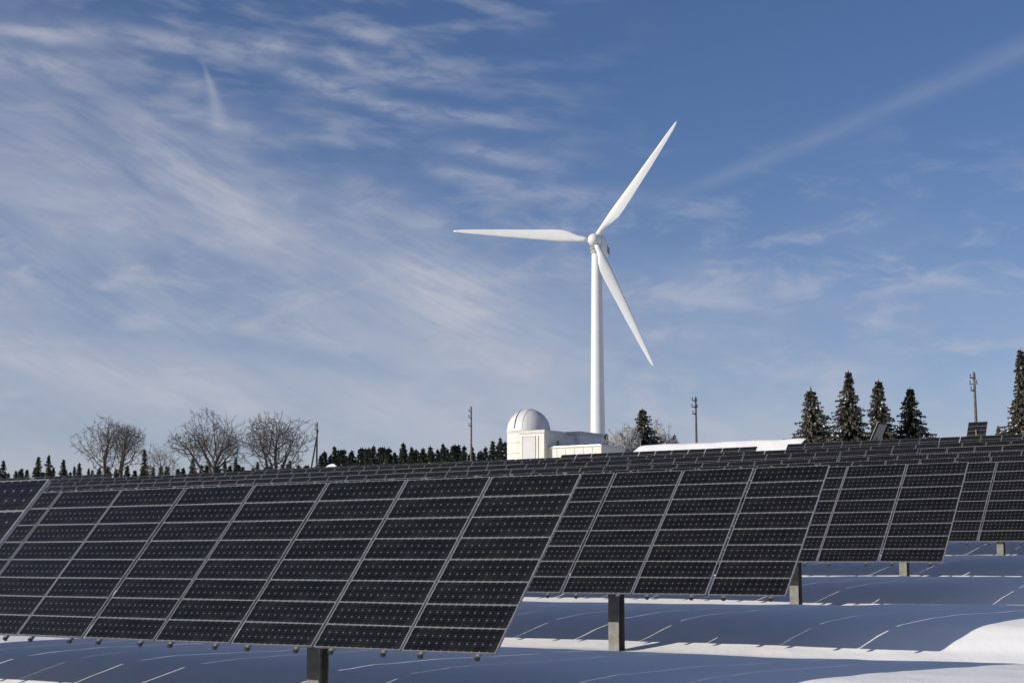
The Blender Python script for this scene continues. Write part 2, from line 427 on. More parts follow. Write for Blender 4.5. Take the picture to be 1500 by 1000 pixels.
def purlin(ncol):
    if ncol not in PURLINS:
        m = MB(); L = ncol * CP; m.box(-L/2 + .5, L/2 - .5, -.05, .05, -.212, -.091); PURLINS[ncol] = m.mesh('purlin', M_DARK)
    return PURLINS[ncol]
rnd = random.Random(11)
def solar_array(n_top, t_right, z_top, ncol, label, group, near, skip=()):
    """thing: posts, beams, purlins, rails and every module of one rack"""
    tc = t_right - ncol * CP / 2; nl = n_top - DN
    zl = z_top + CAMZ - DZ; zb = zl - CLEAR
    x, y = en(tc, nl)
    root = empty('solar_array', (x, y, zb), -A)
    tag(root, label, 'solar array', group)
    yaw_j = rnd.uniform(-.0015, .0015); root.rotation_euler.z += yaw_j
    posts = [ncol * CP / 2 - 3.72, -ncol * CP / 2 + 3.72] if ncol > 5 else [0.0]
    for px in posts:
        put('post', ME_POST, root, (px, DN * .76, 0))
        put('sloping_beam', ME_BEAM, root, (px, 0, CLEAR), (TILT, 0, 0))
    for q in (.24, .76):
        put('purlin', purlin(ncol), root, (0, q * DN, CLEAR + q * DZ), (TILT, 0, 0))
    for c in range(ncol):
        cx = (c + .5) * CP - ncol * CP / 2 + rnd.uniform(-.011, .011)
        for s in (-.39, .39):
            put('rail', ME_RAIL[8], root, (cx + s, 0, CLEAR), (TILT, 0, 0))
        for r in range(8):
            if (c, r) in skip: continue
            q = (r + .5) * RP + rnd.uniform(-.0012, .0012)
            rx = TILT + rnd.uniform(-.007, .007); ry = rnd.uniform(-.005, .005)
            loc = (cx + rnd.uniform(-.003, .003), q * math.cos(TILT), CLEAR + q * math.sin(TILT))
            if near:
                m = put('module', ME_GLASS, root, loc, (rx, ry, 0)); put('module_frame', ME_FRAME, m)
            else: put('module', ME_MOD, root, loc, (rx, ry, 0))
    return root

NEAR_LABELS = {
    (0, 0): 'dark solar array cut off by the left edge, overlapping the frontmost full rack',
    (1, 0): 'largest solar array, in front, filling the lower left on one steel post',
    (1, 1): 'solar array at the left edge continuing the front row behind the cut-off corner rack',
    (2, 0): 'second solar array back, right end and post seen past the largest array',
    (3, 0): 'third solar array back, with a steel post showing beside its neighbour\'s lower corner',
    (4, 0): 'fourth solar array back, reaching the right edge of the picture above a short post',
    (5, 0): 'fifth solar array back at the right edge, with the smallest visible post below it',
}
def landmark(px):
    for lim, s in ((-60, 'beyond the left edge'), (110, 'below the far-left spruces'), (235, 'below the leftmost bare tree'), (440, 'below the pair of bare trees'),
                   (600, 'right of the leaning pole'), (735, 'just left of the white dome'), (905, 'below the observatory'), (1120, 'below the snow-covered roof'),
                   (1230, 'below the first tall spruces'), (1350, 'below the tall spruces'), (1470, 'below the mast on the ridge'), (9999, 'at the right edge')):
        if px < lim: return s
NAMEROW = {4: 'fourth', 5: 'fifth', 6: 'sixth', 7: 'seventh', 8: 'third-highest', 9: 'second-highest', 10: 'topmost'}
used = {}
def center_px(n, t):
    x, y = en(t, n); return 750 + FPX * x / y
TOP_T = [-13.8, -29.66, -47.7, -63.62, -79.54, -95.46, -111.4]      # right ends in the topmost row (one aisle)
TOP_DZ = [0.0, -.10, -.17, -.35, -.33, -.48, -.14]
for k, (n_top, t_end, z_top) in enumerate(ROWS):
    near = k <= 4
    ncol = 12; L = ncol * CP
    ends = TOP_T if k == 10 else [t_end - i * (L + (.10 if k < 9 else .06)) for i in range(8)]
    for i, t in enumerate(ends):
        pr = center_px(n_top, t); pl = center_px(n_top, t - L)
        if pr < -260 or pl > 1640 or (k == 0 and i > 0): continue
        mid = (max(pl, 0) + min(pr, 1500)) / 2
        dz = TOP_DZ[i] if k == 10 else (.02 * math.sin(i * 1.7 + k * 2.3) if k >= 5 else 0.0)
        lab = NEAR_LABELS.get((k, i))
        if lab is None:
            if k > 7: lab = 'small array in the %s row, %s' % (NAMEROW[k], landmark(mid))
            else: lab = 'solar array in the %s row from the front, %s' % (('first', 'first', 'second', 'third')[k] if k < 4 else NAMEROW[k], landmark(mid))
        if lab in used: lab = lab.replace(' from the front', '') + ', further left'
        used[lab] = 1
        solar_array(n_top, t, z_top + dz, ncol, lab, 'solar arrays standing in rows on the snow slope', near)

# two little single-column racks on the crest
def small_rack(px, n, ncells, width, py_top, py_bot, yaw, label, back=False):
    x, y = at_n(px, n); zt = zof(py_top, y); gz_ = ground_xy(x, y)
    root = empty('test_rack', (x, y, gz_), yaw); tag(root, label, 'solar panel', 'single test panels on the crest')
    p = MB(); p.tube([(0, 0, -.8), (0, 0, zt - gz_ - .55)], [.06, .06], 8); p.build('post', M_POST, root)
    tl = math.radians(62); L = 1.85
    for r in range(ncells):
        q = L - (r + .5) * RP
        put('module', ME_MOD, root, (0, -(.9 - q) * math.cos(tl), zt - gz_ - (L - q) * math.sin(tl)), (tl, 0, 0))
    b = MB(); b.box(-.5, .5, L - ncells * RP + .1, L - .1, -.10, -.04)
    o = b.build('backing_frame', M_RAIL, root); o.location = (0, -.9 * math.cos(tl), zt - gz_ - L * math.sin(tl)); o.rotation_euler = (tl, 0, 0)
    return root
small_rack(1425, 104.5, 6, 1.3, 617, 640, -A, 'small dark test panel standing on the crest at the foot of a mast')
small_rack(1281, 105.5, 6, 1.3, 619, 640, -A - math.radians(100), 'narrow tilted grey panel seen edge-on in front of the tall spruces')

# ------------------------------------------------------------------ wind turbine
def turbine():
    Yt = 287.0; x, y = at_Y(876, Yt); zg = ground_xy(x, y); zh = zof(357, Yt)
    root = empty('wind_turbine', (x, y, zg))
    tag(root, 'tall white three-bladed wind turbine on a tapered tower behind the observatory', 'wind turbine')
    H = zh - zg
    m = MB(); seg = 48; rs = []
    for i in range(25):
        f = i / 24; z = -1.5 + f * (H - 1.2 + 1.5); r = 1.52 - .62 * f
        rs.append([(r*math.cos(2*math.pi*j/seg), r*math.sin(2*math.pi*j/seg), z) for j in range(seg)])
    m.rings(rs); tw = m.build('tower', M_WHITE, root); autosmooth(tw)
    for f in (.34, .67):
        m = MB(); z = f * H; r = 1.52 - .62 * (z + 1.5) / (H + .3) + .018
        m.rings([[(r*math.cos(2*math.pi*j/seg), r*math.sin(2*math.pi*j/seg), zz) for j in range(seg)] for zz in (z - .06, z + .06)]); m.build('tower_flange', M_NAC, tw)
    yaw = math.radians(-12)     # rotor faces the camera, turned to the left
    ax = Matrix.Rotation(yaw, 4, 'Z') @ Matrix.Rotation(math.radians(-4), 4, 'X')      # local -Y points upwind
    T0 = Matrix.Translation((0, 0, H)) @ ax
    def place(o): o.matrix_local = T0
    # nacelle: rounded box
    m = MB(); rs = []
    for yy, sx, sz, dz in ((-1.55, .75, .80, 0), (-1.3, 1.15, 1.2, .02), (-.4, 1.42, 1.45, .08), (2.0, 1.5, 1.55, .12), (5.2, 1.45, 1.5, .15), (6.4, 1.30, 1.25, .2), (6.7, 1.0, .95, .22)):
        ring = []
        for j in range(24):
            a = 2 * math.pi * j / 24; c, s = math.cos(a), math.sin(a); e = .45
            ring.append((sx * math.copysign(abs(c) ** e, c), yy, dz + sz * math.copysign(abs(s) ** e, s)))
        rs.append(ring)
    m.rings(rs); nac = m.build('nacelle', M_NAC, root); autosmooth(nac, 50); place(nac)
    for sx in (-1, 1):
        m = MB(); m.box(sx * 1.44 if sx > 0 else -1.53, 1.53 if sx > 0 else -1.44, 3.4, 5.6, -.7, .5); m.build('vent', M_VENT, nac)
    m = MB(); m.box(-.9, .9, 4.6, 5.9, 1.62, 2.15); m.build('cooler', M_VENT, nac)
    m = MB(); m.tube([(0, 6.1, 1.2), (0, 6.1, 2.9)], [.05, .04], 6); m.tube([(-.3, 6.1, 2.8), (.3, 6.1, 2.8)], [.03, .03], 6); m.build('wind_vane', M_RAIL, nac)
    # yaw collar
    m = MB(); m.tube([(0, 0, -1.9), (0, 0, -1.2)], [1.02, 1.10], 32); o = m.build('yaw_collar', M_JOINT, root); o.matrix_local = Matrix.Translation((0, 0, H))
    # hub
    m = MB(); rs = []
    for yy, r in ((-1.6, 1.05), (-2.0, 1.16), (-3.0, 1.14), (-3.4, .98), (-3.7, .72), (-3.9, .40), (-3.96, .12)):
        rs.append([(r*math.cos(2*math.pi*j/28), yy, r*math.sin(2*math.pi*j/28)) for j in range(28)])
    m.rings(rs); hub = m.build('hub', M_WHITE, root); autosmooth(hub, 60); place(hub)
    # blade along +Z from the hub axis: sections (span, chord, thickness ratio, twist, leading-edge offset)
    secs = [(1.0, .95, 1.0, 0, .5), (1.9, 1.0, 1.0, 0, .5), (3.0, 1.22, .76, 16, .45), (4.4, 1.78, .42, 15, .36), (5.8, 2.16, .30, 13, .32), (7.5, 2.10, .25, 11, .31),
            (10, 1.88, .22, 8.5, .30), (13, 1.62, .20, 6, .30), (16, 1.42, .19, 4, .30), (19, 1.14, .18, 2.3, .30), (22, .86, .17, 1, .30), (24.2, .60, .16, .3, .30), (25.4, .36, .16, 0, .32), (25.95, .12, .2, 0, .4)]
    def af(ch, th, tw, off):
        pts = []; K = 14
        for j in range(2 * K):
            a = math.pi * j / K
            xx = .5 * (1 + math.cos(a)); half = .5 * math.sin(a)
            foil = 5 * th * (.2969 * math.sqrt(xx) - .126 * xx - .3516 * xx**2 + .2843 * xx**3 - .1036 * xx**4)
            yb = math.copysign(foil, math.sin(a) + 1e-9) if th < .9 else half
            if .3 < th < .9:
                mix = (th - .3) / .6; yb = math.copysign(foil, math.sin(a) + 1e-9) * (1 - mix) * 1.0 + half * th * mix
            px_, py_ = (xx - off) * ch, yb * ch
            c, s = math.cos(math.radians(tw)), math.sin(math.radians(tw))
            pts.append((px_ * c + py_ * s, -px_ * s + py_ * c))
        return pts
    m = MB(); rs = []
    for z, ch, th, tw_, off in secs:
        rs.append([(p[0], p[1] - .012 * z * z * .12, z) for p in af(ch, th, tw_ + 4, off)])
    m.rings(rs); bm = m.mesh('blade', M_WHITE, True)
    for ang in (35.4, 155.4, 275.4):
        o = put('blade', bm, root)
        # seen from upwind a clockwise turn is +ang about the rotor axis
        o.matrix_local = T0 @ Matrix.Translation((0, -2.75, 0)) @ Matrix.Rotation(math.radians(ang), 4, 'Y') @ Matrix.Diagonal((1, 1, 1.005, 1))
turbine()

# ------------------------------------------------------------------ observatory
def observatory():
    nf = 124.0; zb = 6.2 + CAMZ
    t0, t1, t2, t3 = -84.85, -83.0, -80.3, -74.6
    x, y = en(t1, nf); root = empty('observatory', (x, y, zb - .5), -A)
    tag(root, 'cream observatory building with a white slit dome and low flat-roofed wings', 'observatory')
    Z = lambda rel: rel + CAMZ - (zb - .5)
    # local x = t - t1, local y = n - nf
    cx, cy, R = -83.4 - t1, 1.5, 2.05
    def at(o): return o
    ztop = Z(11.72)
    m = MB(); seg = 40
    m.rings([[(cx + R*.985*math.cos(2*math.pi*j/seg), cy + R*.985*math.sin(2*math.pi*j/seg), z) for j in range(seg)] for z in (-.8, ztop)])
    tow = m.build('dome_tower', M_WALL, root); autosmooth(tow, 30)
    for zz in (Z(10.75), Z(9.75)):
        m = MB(); rr = R*.985 + .012
        m.rings([[(cx + rr*math.cos(2*math.pi*j/seg), cy + rr*math.sin(2*math.pi*j/seg), z) for j in range(seg)] for z in (zz - .025, zz + .025)]); m.build('wall_joint', M_JOINT, tow)
    m = MB(); m.rings([[(cx + r*math.cos(2*math.pi*j/seg), cy + r*math.sin(2*math.pi*j/seg), z) for j in range(seg)] for r, z in ((R*1.015, ztop - .02), (R*1.03, ztop + .10), (R*1.0, ztop + .16))]); m.build('dome_ring', M_TRIM, tow)
    # dome
    m = MB(); rs = []
    for i in range(15):
        e = (math.pi / 2) * i / 14 * .995; rs.append([(R*1.005*math.cos(e)*math.cos(2*math.pi*j/48), R*1.005*math.cos(e)*math.sin(2*math.pi*j/48), .16 + R*1.04*math.sin(e)) for j in range(48)])
    m.rings(rs); dome = m.build('dome', M_DOME, root); dome.location = (cx, cy, ztop); autosmooth(dome, 60)
    # slit shutter: two raised ribs with a dark groove, running from the base over the crown
    def strip(az, off0, off1, lift, name, material):
        m = MB(); prev = None; d = Vector((math.cos(az), math.sin(az), 0)); s = Vector((-math.sin(az), math.cos(az), 0))
        lo = []; hi = []
        for i in range(22):
            e = math.radians(5) + math.radians(112) * i / 21
            for rr, lst in ((R*1.0, lo), (R*1.0 + lift, hi)):
                row = []
                for off in (off0, off1):
                    k = math.sqrt(max(0, 1 - (off / R) ** 2))
                    p = d * (rr * k * math.cos(e)) + s * off * (rr / R); row.append((p.x, p.y, .16 + rr * 1.04 * k * math.sin(e)))
                lst.append(row)
        m.rings([[lo[i][0], lo[i][1], hi[i][1], hi[i][0]] for i in range(22)]); return m.build(name, material, dome)
    az = math.radians(-86)
    strip(az, -.47, -.40, .05, 'slit_rib', M_DOME); strip(az, .36, .43, .03, 'slit_rib', M_DOME)
    strip(az, -.39, -.28, .016, 'slit_gap', M_GLASS); strip(az, -.27, .355, .034, 'slit_shutter', M_DOME)
    for q in range(10):
        a2 = 2 * math.pi * (q + .35) / 10
        if abs(((a2 - az + math.pi) % (2 * math.pi)) - math.pi) < .4: continue
        strip2 = MB(); pts = []
        for i in range(16):
            e = math.radians(3) + math.radians(82) * i / 15; pts.append((R*1.006*math.cos(e)*math.cos(a2), R*1.006*math.cos(e)*math.sin(a2), .16 + R*1.041*math.sin(e)))
        strip2.tube(pts, [.006] * 16, 4); strip2.build('panel_seam', M_TRIM, dome)
    # entrance block in front of the tower
    def block(name, ta, tb, na, nb, ztop_, material, cornice=True, ch=.28, side=None):
        m = MB(); m.box(ta - t1, tb - t1, na - nf, nb - nf, -.8, Z(ztop_) - (ch if cornice else 0)); o = m.build(name, material, root)
        if cornice:
            m = MB(); m.box(ta - t1 - .10, tb - t1 + .10, na - nf - .10, nb - nf + .10, Z(ztop_) - ch, Z(ztop_)); m.build('cornice', M_TRIM, o)
        return o
    e = block('entrance_block', t1, t2, nf - .6, nf + 2.9, 11.80, M_WALL)
    # door panel and its joints
    m = MB(); m.box(.35, 1.72, -.63, -.6, Z(8.7), Z(11.15)); d = m.build('door', M_DOOR, e)
    for xx in (.30, 1.72, 2.05):
        m = MB(); m.box(xx, xx + .05, -.645, -.6005, Z(8.4), Z(11.3)); m.build('door_frame' if xx < 1.8 else 'downpipe', M_JOINT, e)
    m = MB(); m.box(.35, 1.72, -.645, -.631, Z(11.15), Z(11.2)); m.build('door_lintel', M_JOINT, d)
    # rear blocks
    b1 = block('rear_block', t1 + .4, t2 - .05, nf + 2.9, nf + 5.0, 11.55, M_WALLG)
    b2 = block('rear_block', t1 + .4, t2 + .35, nf + 5.0, nf + 9.2, 12.0, M_WALLG)
    for yy, z0, z1, w_ in ((1.4, 10.35, 10.95, .5), (3.2, 10.3, 10.75, .7), (5.8, 10.4, 10.95, .8), (7.4, 10.4, 10.95, .8)):
        xw = (t2 if yy < 2.9 else (t2 - .05 if yy < 5 else t2 + .35)) - t1
        m = MB(); m.box(xw, xw + .05, yy, yy + w_, Z(z0), Z(z1)); w = m.build('window_frame', M_TRIM, root)
        m = MB(); m.box(xw + .02, xw + .062, yy + .06, yy + w_ - .06, Z(z0) + .06, Z(z1) - .06); m.build('window_pane', M_GLASS, w)
    # low annex
    a = block('annex', t2 + .002, t3, nf + .05, nf + 4.3, 10.2, M_WALL, True, .10)
    for q in range(1, 6):
        xx = t2 - t1 + q * (t3 - t2) / 6
        m = MB(); m.box(xx, xx + .03, .035, .0495, Z(8.2), Z(10.08)); m.build('wall_joint', M_JOINT, a)
    m = MB(); m.box(t2 - t1 + .1, t3 - t1 - .1, .1, 4.2, Z(10.2) - .02, Z(10.2) + .10); m.build('roof_snow', M_SNOW, a)
observatory()

# ------------------------------------------------------------------ long low building with a snow-covered roof
def snow_roof():
    nr = 112.0; zr = 9.08 + CAMZ
    xa, ya = at_n(937, nr); xb, yb = at_n(1178, nr)
    ta, tb = xa * CA - ya * SA, xb * CA - yb * SA
    tm = (ta + tb) / 2; L = tb - ta
    x, y = en(tm, nr); zg = ground_xy(x, y)
    root = empty('low_building', (x, y, zg), -A); tag(root, 'long low building almost hidden under a smooth white snow-covered roof', 'building')
    H = zr - zg; dn = 4.0; dz = 1.88
    m = MB(); m.box(-L/2 + .4, L/2 - .4, -dn + .5, dn - .5, -.8, H - dz - .02); m.build('wall', M_WALLG, root)
    for s in (-1, 1):
        m = MB(); xg = s * (L/2 - .42)
        m.hexa([(xg-.02, -dn+.5, H-dz-.02), (xg+.02, -dn+.5, H-dz-.02), (xg+.02, dn-.5, H-dz-.02), (xg-.02, dn-.5, H-dz-.02), (xg-.02, -.02, H-.35), (xg+.02, -.02, H-.35), (xg+.02, .02, H-.35), (xg-.02, .02, H-.35)]); m.build('gable', M_WALLG, root)
    m = MB()
    for s in (-1, 1):
        m.hexa([(-L/2, s*dn, H-dz-.28), (L/2, s*dn, H-dz-.28), (L/2, 0, H-.28), (-L/2, 0, H-.28), (-L/2, s*dn, H-dz-.18), (L/2, s*dn, H-dz-.18), (L/2, 0, H-.18), (-L/2, 0, H-.18)])
    roof = m.build('roof', M_DARK, root)
    # snow blanket, softly uneven
    m = MB(); nx, ny = 60, 24; P = []
    r = random.Random(3)
    for j in range(ny + 1):
        for i in range(nx + 1):
            fx = -L/2 + L * i / nx; fy = -dn + 2*dn * j / ny
            zz = H - dz * math.sqrt((fy/dn)**2 + .0006)
            ed = min(i, nx - i, 2) / 2 * min(j, ny - j, 2) / 2
            P.append((fx, fy, zz - .05 + .05 * ed + (.02 * math.sin(fx*.9) + .012*math.sin(fx*2.3 + fy*3)) * ed))
    m.v = P; m.f = [(j*(nx+1)+i, j*(nx+1)+i+1, (j+1)*(nx+1)+i+1, (j+1)*(nx+1)+i) for j in range(ny) for i in range(nx)]; m.mi = [0]*len(m.f)
    m.build('roof_snow', M_SNOW, roof, True)
snow_roof()
def hut():
    Yh = 165.0; x, y = at_Y(487, Yh); zg = ground_xy(x, y); zr = zof(679, Yh)
    root = empty('snowy_hut', (x, y, zg), -A + .5); tag(root, 'tiny hut showing only its white snowy roof tip below the small spruces', 'hut')
    h = zr - zg; m = MB(); m.box(-.75, .75, -.7, .7, -.5, h - .55); m.build('wall', M_WOOD, root)
    m = MB(); rs = []
    for f, q in ((0, .0), (.25, .16), (.5, .42), (.75, .78), (1, 1)):
        k = 1 - f * .82; rs.append([(.85 * k * 1.05, -.85 * k, h - .55 + .55 * q), (.85 * k, .85 * k, h - .55 + .55 * q), (-.95 * k, .85 * k, h - .55 + .5 * q), (-.95 * k, -.85 * k, h - .55 + .5 * q)])
    m.rings(rs); m.build('roof_snow', M_SNOW, root)
hut()

# ------------------------------------------------------------------ poles
def pole(px, Yp, py_top, label, arms, lean=None, group='wooden power poles'):
    x, y = at_Y(px, Yp); zg = ground_xy(x, y); H = zof(py_top, Yp) - zg
    root = empty('utility_pole', (x, y, zg)); tag(root, label, 'pole', group)
    m = MB(); m.tube([(0, 0, -1), (0.02, 0, H * .5), (0, 0, H)], [.135, .115, .085], 10); p = m.build('pole_shaft', M_WOOD, root, True)
    if lean:
        m = MB(); m.tube([(lean, .1, -1), (.10, .1, H - .9)], [.12, .085], 10); m.build('brace', M_WOOD, root, True)
    for dz, w, yaw in arms:
        m = MB(); c, s = math.cos(yaw), math.sin(yaw)
        m.box(-w, w, -.04, .04, H - dz - .045, H - dz + .045, 0, Matrix.Rotation(yaw, 4, 'Z') @ Matrix.Translation((0, .13, 0))); a = m.build('cross_arm', M_WOOD, root)
        for sx in (-1, 1):
            q = MB(); bx, by = c * sx * (w - .06) - s * .13, s * sx * (w - .06) + c * .13
            q.tube([(bx, by, H-dz+.05), (bx, by, H-dz+.12), (bx, by, H-dz+.16), (bx, by, H-dz+.26), (bx, by, H-dz+.30)], [.02, .05, .035, .055, .02], 8); q.build('insulator', M_PORC, a)
pole(690, 180, 595, 'dark wooden power pole rising from the small spruces left of the dome', ((.55, .42, 1.3), (1.25, .55, 1.35), (2.2, .35, 1.2)))
pole(1020, 150, 581, 'wooden power pole standing behind the snow-covered roof', ((.35, .42, .9), (.95, .45, .8), (1.6, .4, 1.0)))
pole(1431, 126, 545, 'tall reddish mast standing behind the small dark test panel', ((.45, .38, .7), (.95, .35, 2.3), (1.45, .35, .8)))
pole(464, 190, 618, 'braced A-shaped wooden pole beside the right bare tree', ((.4, .32, 1.2), (.9, .3, 1.3)), lean=-1.35)

# ------------------------------------------------------------------ trees
def spruce_meshes(seed, H, R, dens=1.0, snow=0.0, frost=False, leaf=.22, ragged=.25):
    r = random.Random(seed)
    fo = MB(); sn = MB(); tr = MB()
    tr.tube([(0,0,-.8),(0,0,H*.5),(0,0,H)], [H*.018+.03, H*.012+.02, .015], 7)
    gap = .27 / dens; z = H * .03; tiers = [r.uniform(.45, 1.15) for _ in range(24)]; asy = r.uniform(0, 6.28)
    while z < H - .12:
        rel = 1 - z / H; prof = rel ** 1.08
        tier = tiers[int(z * 1.7) % 24]
        rad = R * prof * (1 - ragged + ragged * 1.3 * tier) + .05
        nb = max(4, int((6 + 9 * prof) * dens ** .5)); ph = r.uniform(0, 6.28)
        for b in range(nb):
            a = ph + 6.283 * b / nb + r.uniform(-.35, .35); L = rad * r.uniform(.55, 1.1) * (1 + .22 * math.sin(a + asy + z * .9))
            if r.random() < .06: L *= 1.25
            droop = r.uniform(.25, .75) if rel > .2 else r.uniform(-.5, .3)
            z0 = z + r.uniform(-.5, .5) * gap
            d = Vector((math.cos(a), math.sin(a), 0)); s = Vector((-math.sin(a), math.cos(a), 0))
            steps = max(2, int(L / leaf * 1.1))
            for q in range(steps):
                u = (q + .7) / steps
                c = d * (L * u) + Vector((0, 0, z0 - L * droop * u * (1.2 - .6 * u)))
                wv = leaf * (1.2 - .65 * u) * r.uniform(.6, 1.35); ln = leaf * r.uniform(.9, 1.7)
                for sd in (-1, 1):
                    tip = c + d * (ln * .5) + s * (sd * wv * 1.2) + Vector((0, 0, -leaf * r.uniform(.2, 1.0)))
                    p2 = c + d * ln * .7 + Vector((0, 0, -leaf * r.uniform(-.2, .4)))
                    fo.face([c - d * ln * .3, tip, p2])
                if r.random() < .8:      # hanging spray
                    k = r.uniform(-.5, .5)
                    fo.face([c - s * wv * .7 - d * .05, c + s * wv * .6, c + d * (.08 + k * .1) + s * k * wv + Vector((0, 0, -leaf * r.uniform(1.0, 2.2)))])
                if snow > 0 and u > .35 and rel > .1 and r.random() < snow:
                    w2 = wv * r.uniform(.35, .85); up = Vector((0, 0, .035 + .05 * r.random()))
                    p = [c - d*ln*.3 - s*w2*.5, c - d*ln*.2 + s*w2*.6, c + d*ln*.5 + s*w2*.4 - up, c + d*ln*.55 - s*w2*.5 - up]
                    top = c + up * 2.2
                    for e in range(4): sn.face([p[e] + up * .3, p[(e+1) % 4] + up * .3, top])
        z += gap * r.uniform(.75, 1.2) * (.55 + .45 * prof)
    for b in range(5):                   # leader
        a = b * 1.256; d = Vector((math.cos(a), math.sin(a), 0))
        fo.face([Vector((0,0,H+.15)), d * .10 + Vector((0,0,H-.4)), Vector((-d.y, d.x, 0)) * .10 + Vector((0,0,H-.4))])
    return (tr.mesh('trunk', M_BARK, True), fo.mesh('crown', M_NFROST if frost else M_NDARK), sn.mesh('snow_clumps', M_SBLADE) if sn.f else None)
def place_tree(name, meshes, x, y, z, sc, rz, label, cat, group, squash=1.0):
    root = empty(name, (x, y, z), rz); root.scale = (sc * squash, sc * squash, sc); tag(root, label, cat, group)
    put('trunk', meshes[0], root); c = put('crown', meshes[1], root)
    if len(meshes) > 2 and meshes[2] is not None: put('snow_clumps', meshes[2], c)
    return root
# tall rimed spruces on the right
big = [(1190, 124, 567, 4.2, 'snow-speckled spruce just behind the right end of the snow-covered roof', .06),
       (1246, 128, 543, 3.1, 'tallest of the four grouped spruces, rimed with snow', .05),
       (1290, 132, 556, 3.0, 'slim ragged snow-flecked spruce, third of the four grouped spruces', .09),
       (1336, 130, 568, 3.4, 'darkest spruce, rightmost of the group of four', .025),
       (1501, 122, 512, 2.5, 'tall frosted spruce cut off by the right edge', .10),
       (942, 160, 598, 5.4, 'rimed spruce among frosted bushes right of the turbine tower', .05)]
for i, (px, Yp, py, R, lab, sn) in enumerate(big):
    x, y = at_Y(px, Yp); zg = ground_xy(x, y); H = zof(py, Yp) - zg
    ms = spruce_meshes(100 + i, H, R, 1.25, sn, i != 3, .22, .38)
    place_tree('spruce_tree', ms, x, y, zg, 1.0, i * 1.3, lab, 'tree', 'tall spruces on the crest')
# small dark spruces along the skyline
vari = [spruce_meshes(200 + i, 9.0, 2.6, .95, .02, False, .21, .55) for i in range(5)]
small = [(6, 672), (33, 684), (57, 667), (72, 664), (94, 671), (110, 681), (117, 676), (131, 684), (147, 682), (163, 690), (212, 655), (245, 680), (283, 668), (330, 672), (346, 668),
         (378, 674), (425, 672), (470, 664), (490, 651), (500, 656), (511, 668), (527, 660), (536, 654), (547, 650), (560, 652), (568, 654), (578, 660), (591, 646), (603, 652), (620, 654), (632, 658), (641, 655), (649, 647), (655, 655),
         (667, 661), (680, 660), (692, 652), (701, 660), (711, 652), (722, 643), (733, 638), (740, 644)]
ORD = ['first', 'second', 'third', 'fourth', 'fifth', 'sixth', 'seventh', 'eighth', 'ninth', 'tenth', 'eleventh', 'twelfth', 'thirteenth', 'fourteenth', 'fifteenth', 'sixteenth', 'seventeenth', 'eighteenth', 'nineteenth', 'twentieth',
       'twenty-first', 'twenty-second', 'twenty-third', 'twenty-fourth', 'twenty-fifth', 'twenty-sixth']
rs_ = random.Random(5); cnt = {}
def small_label(px):
    if px < 170: k = 'small dark spruce on the skyline left of the bare trees, %s from the left edge'
    elif px < 260: k = 'small dark spruce between the leftmost bare tree and the pair, %s from the left'
    elif px < 480: k = 'small dark spruce at the foot of the two big bare trees, %s from the left'
    else: k = 'small dark spruce between the leaning pole and the dome, %s from the left'
    cnt[k] = cnt.get(k, -1) + 1; return k % ORD[cnt[k]]
for i, (px, py) in enumerate(small):
    Yp = rs_.uniform(205, 250); x, y = at_Y(px, Yp); zg = ground_xy(x, y); H = zof(py, Yp) - zg
    place_tree('small_spruce', vari[i % 5], x, y, zg, H / 9.15, rs_.uniform(0, 6.28), small_label(px), 'tree', 'small spruces along the skyline', rs_.uniform(.85, 1.2))
# the crowded wood behind them reads as one dark mass
def wood():
    V = []; F = []; off = 0; parts = []
    for v in vari:
        me = v[1]; co = np.empty(len(me.vertices) * 3); me.vertices.foreach_get('co', co); parts.append((co.reshape(-1, 3), len(me.polygons)))
    for i in range(110):
        px = 472 + i * 4.5 + rs_.uniform(-4, 4) if i < 62 else 4 + (i - 62) * 9.8 + rs_.uniform(-5, 5)
        py = rs_.uniform(650, 671) - max(0, (px - 640)) * .07 if px > 470 else 690 - px * .018 + rs_.uniform(-7, 4)
        Yp = rs_.uniform(262, 295); x, y = at_Y(px, Yp); zg = ground_xy(x, y); k = (zof(py, Yp) - zg) / 9.15; w = k * rs_.uniform(1.0, 1.4); q = rs_.uniform(0, 6.28)
        co, nf = parts[(i * 3) % 5]; c, s_ = math.cos(q), math.sin(q)
        V.append(np.stack([x + w * (co[:, 0] * c - co[:, 1] * s_), y + w * (co[:, 0] * s_ + co[:, 1] * c), zg + k * co[:, 2]], -1))
    V = np.concatenate(V); n = len(V)            # crowns are loose triangles: three vertices each
    me = bpy.data.meshes.new('spruce_wood'); me.vertices.add(n); me.vertices.foreach_set('co', V.ravel())
    me.loops.add(n); me.loops.foreach_set('vertex_index', np.arange(n, dtype=np.int32))
    me.polygons.add(n // 3); me.polygons.foreach_set('loop_start', np.arange(0, n, 3, dtype=np.int32)); me.update(calc_edges=True); me.materials.append(M_NDARK)
    tag(put('spruce_wood', me), 'far dark spruce wood massed behind the skyline spruces', 'wood', kind='stuff')
wood()
for px, Yp, py, lab in ((888, 190, 632, 'tiny dark spruce right beside the turbine tower foot'), (988, 175, 634, 'tiny spruce top behind the left end of the snowy roof'), (1464, 140, 622, 'tiny lone spruce between the mast and the right edge'), (1217, 150, 628, 'low dark spruce squeezed between the first two tall spruces'), (1312, 150, 632, 'low dark spruce between the slim and the darkest tall spruce')):
    x, y = at_Y(px, Yp); zg = ground_xy(x, y); H = zof(py, Yp) - zg
    place_tree('small_spruce', vari[(px) % 5], x, y, zg, H / 9.15, 1.0, lab, 'tree', 'small spruces along the skyline')

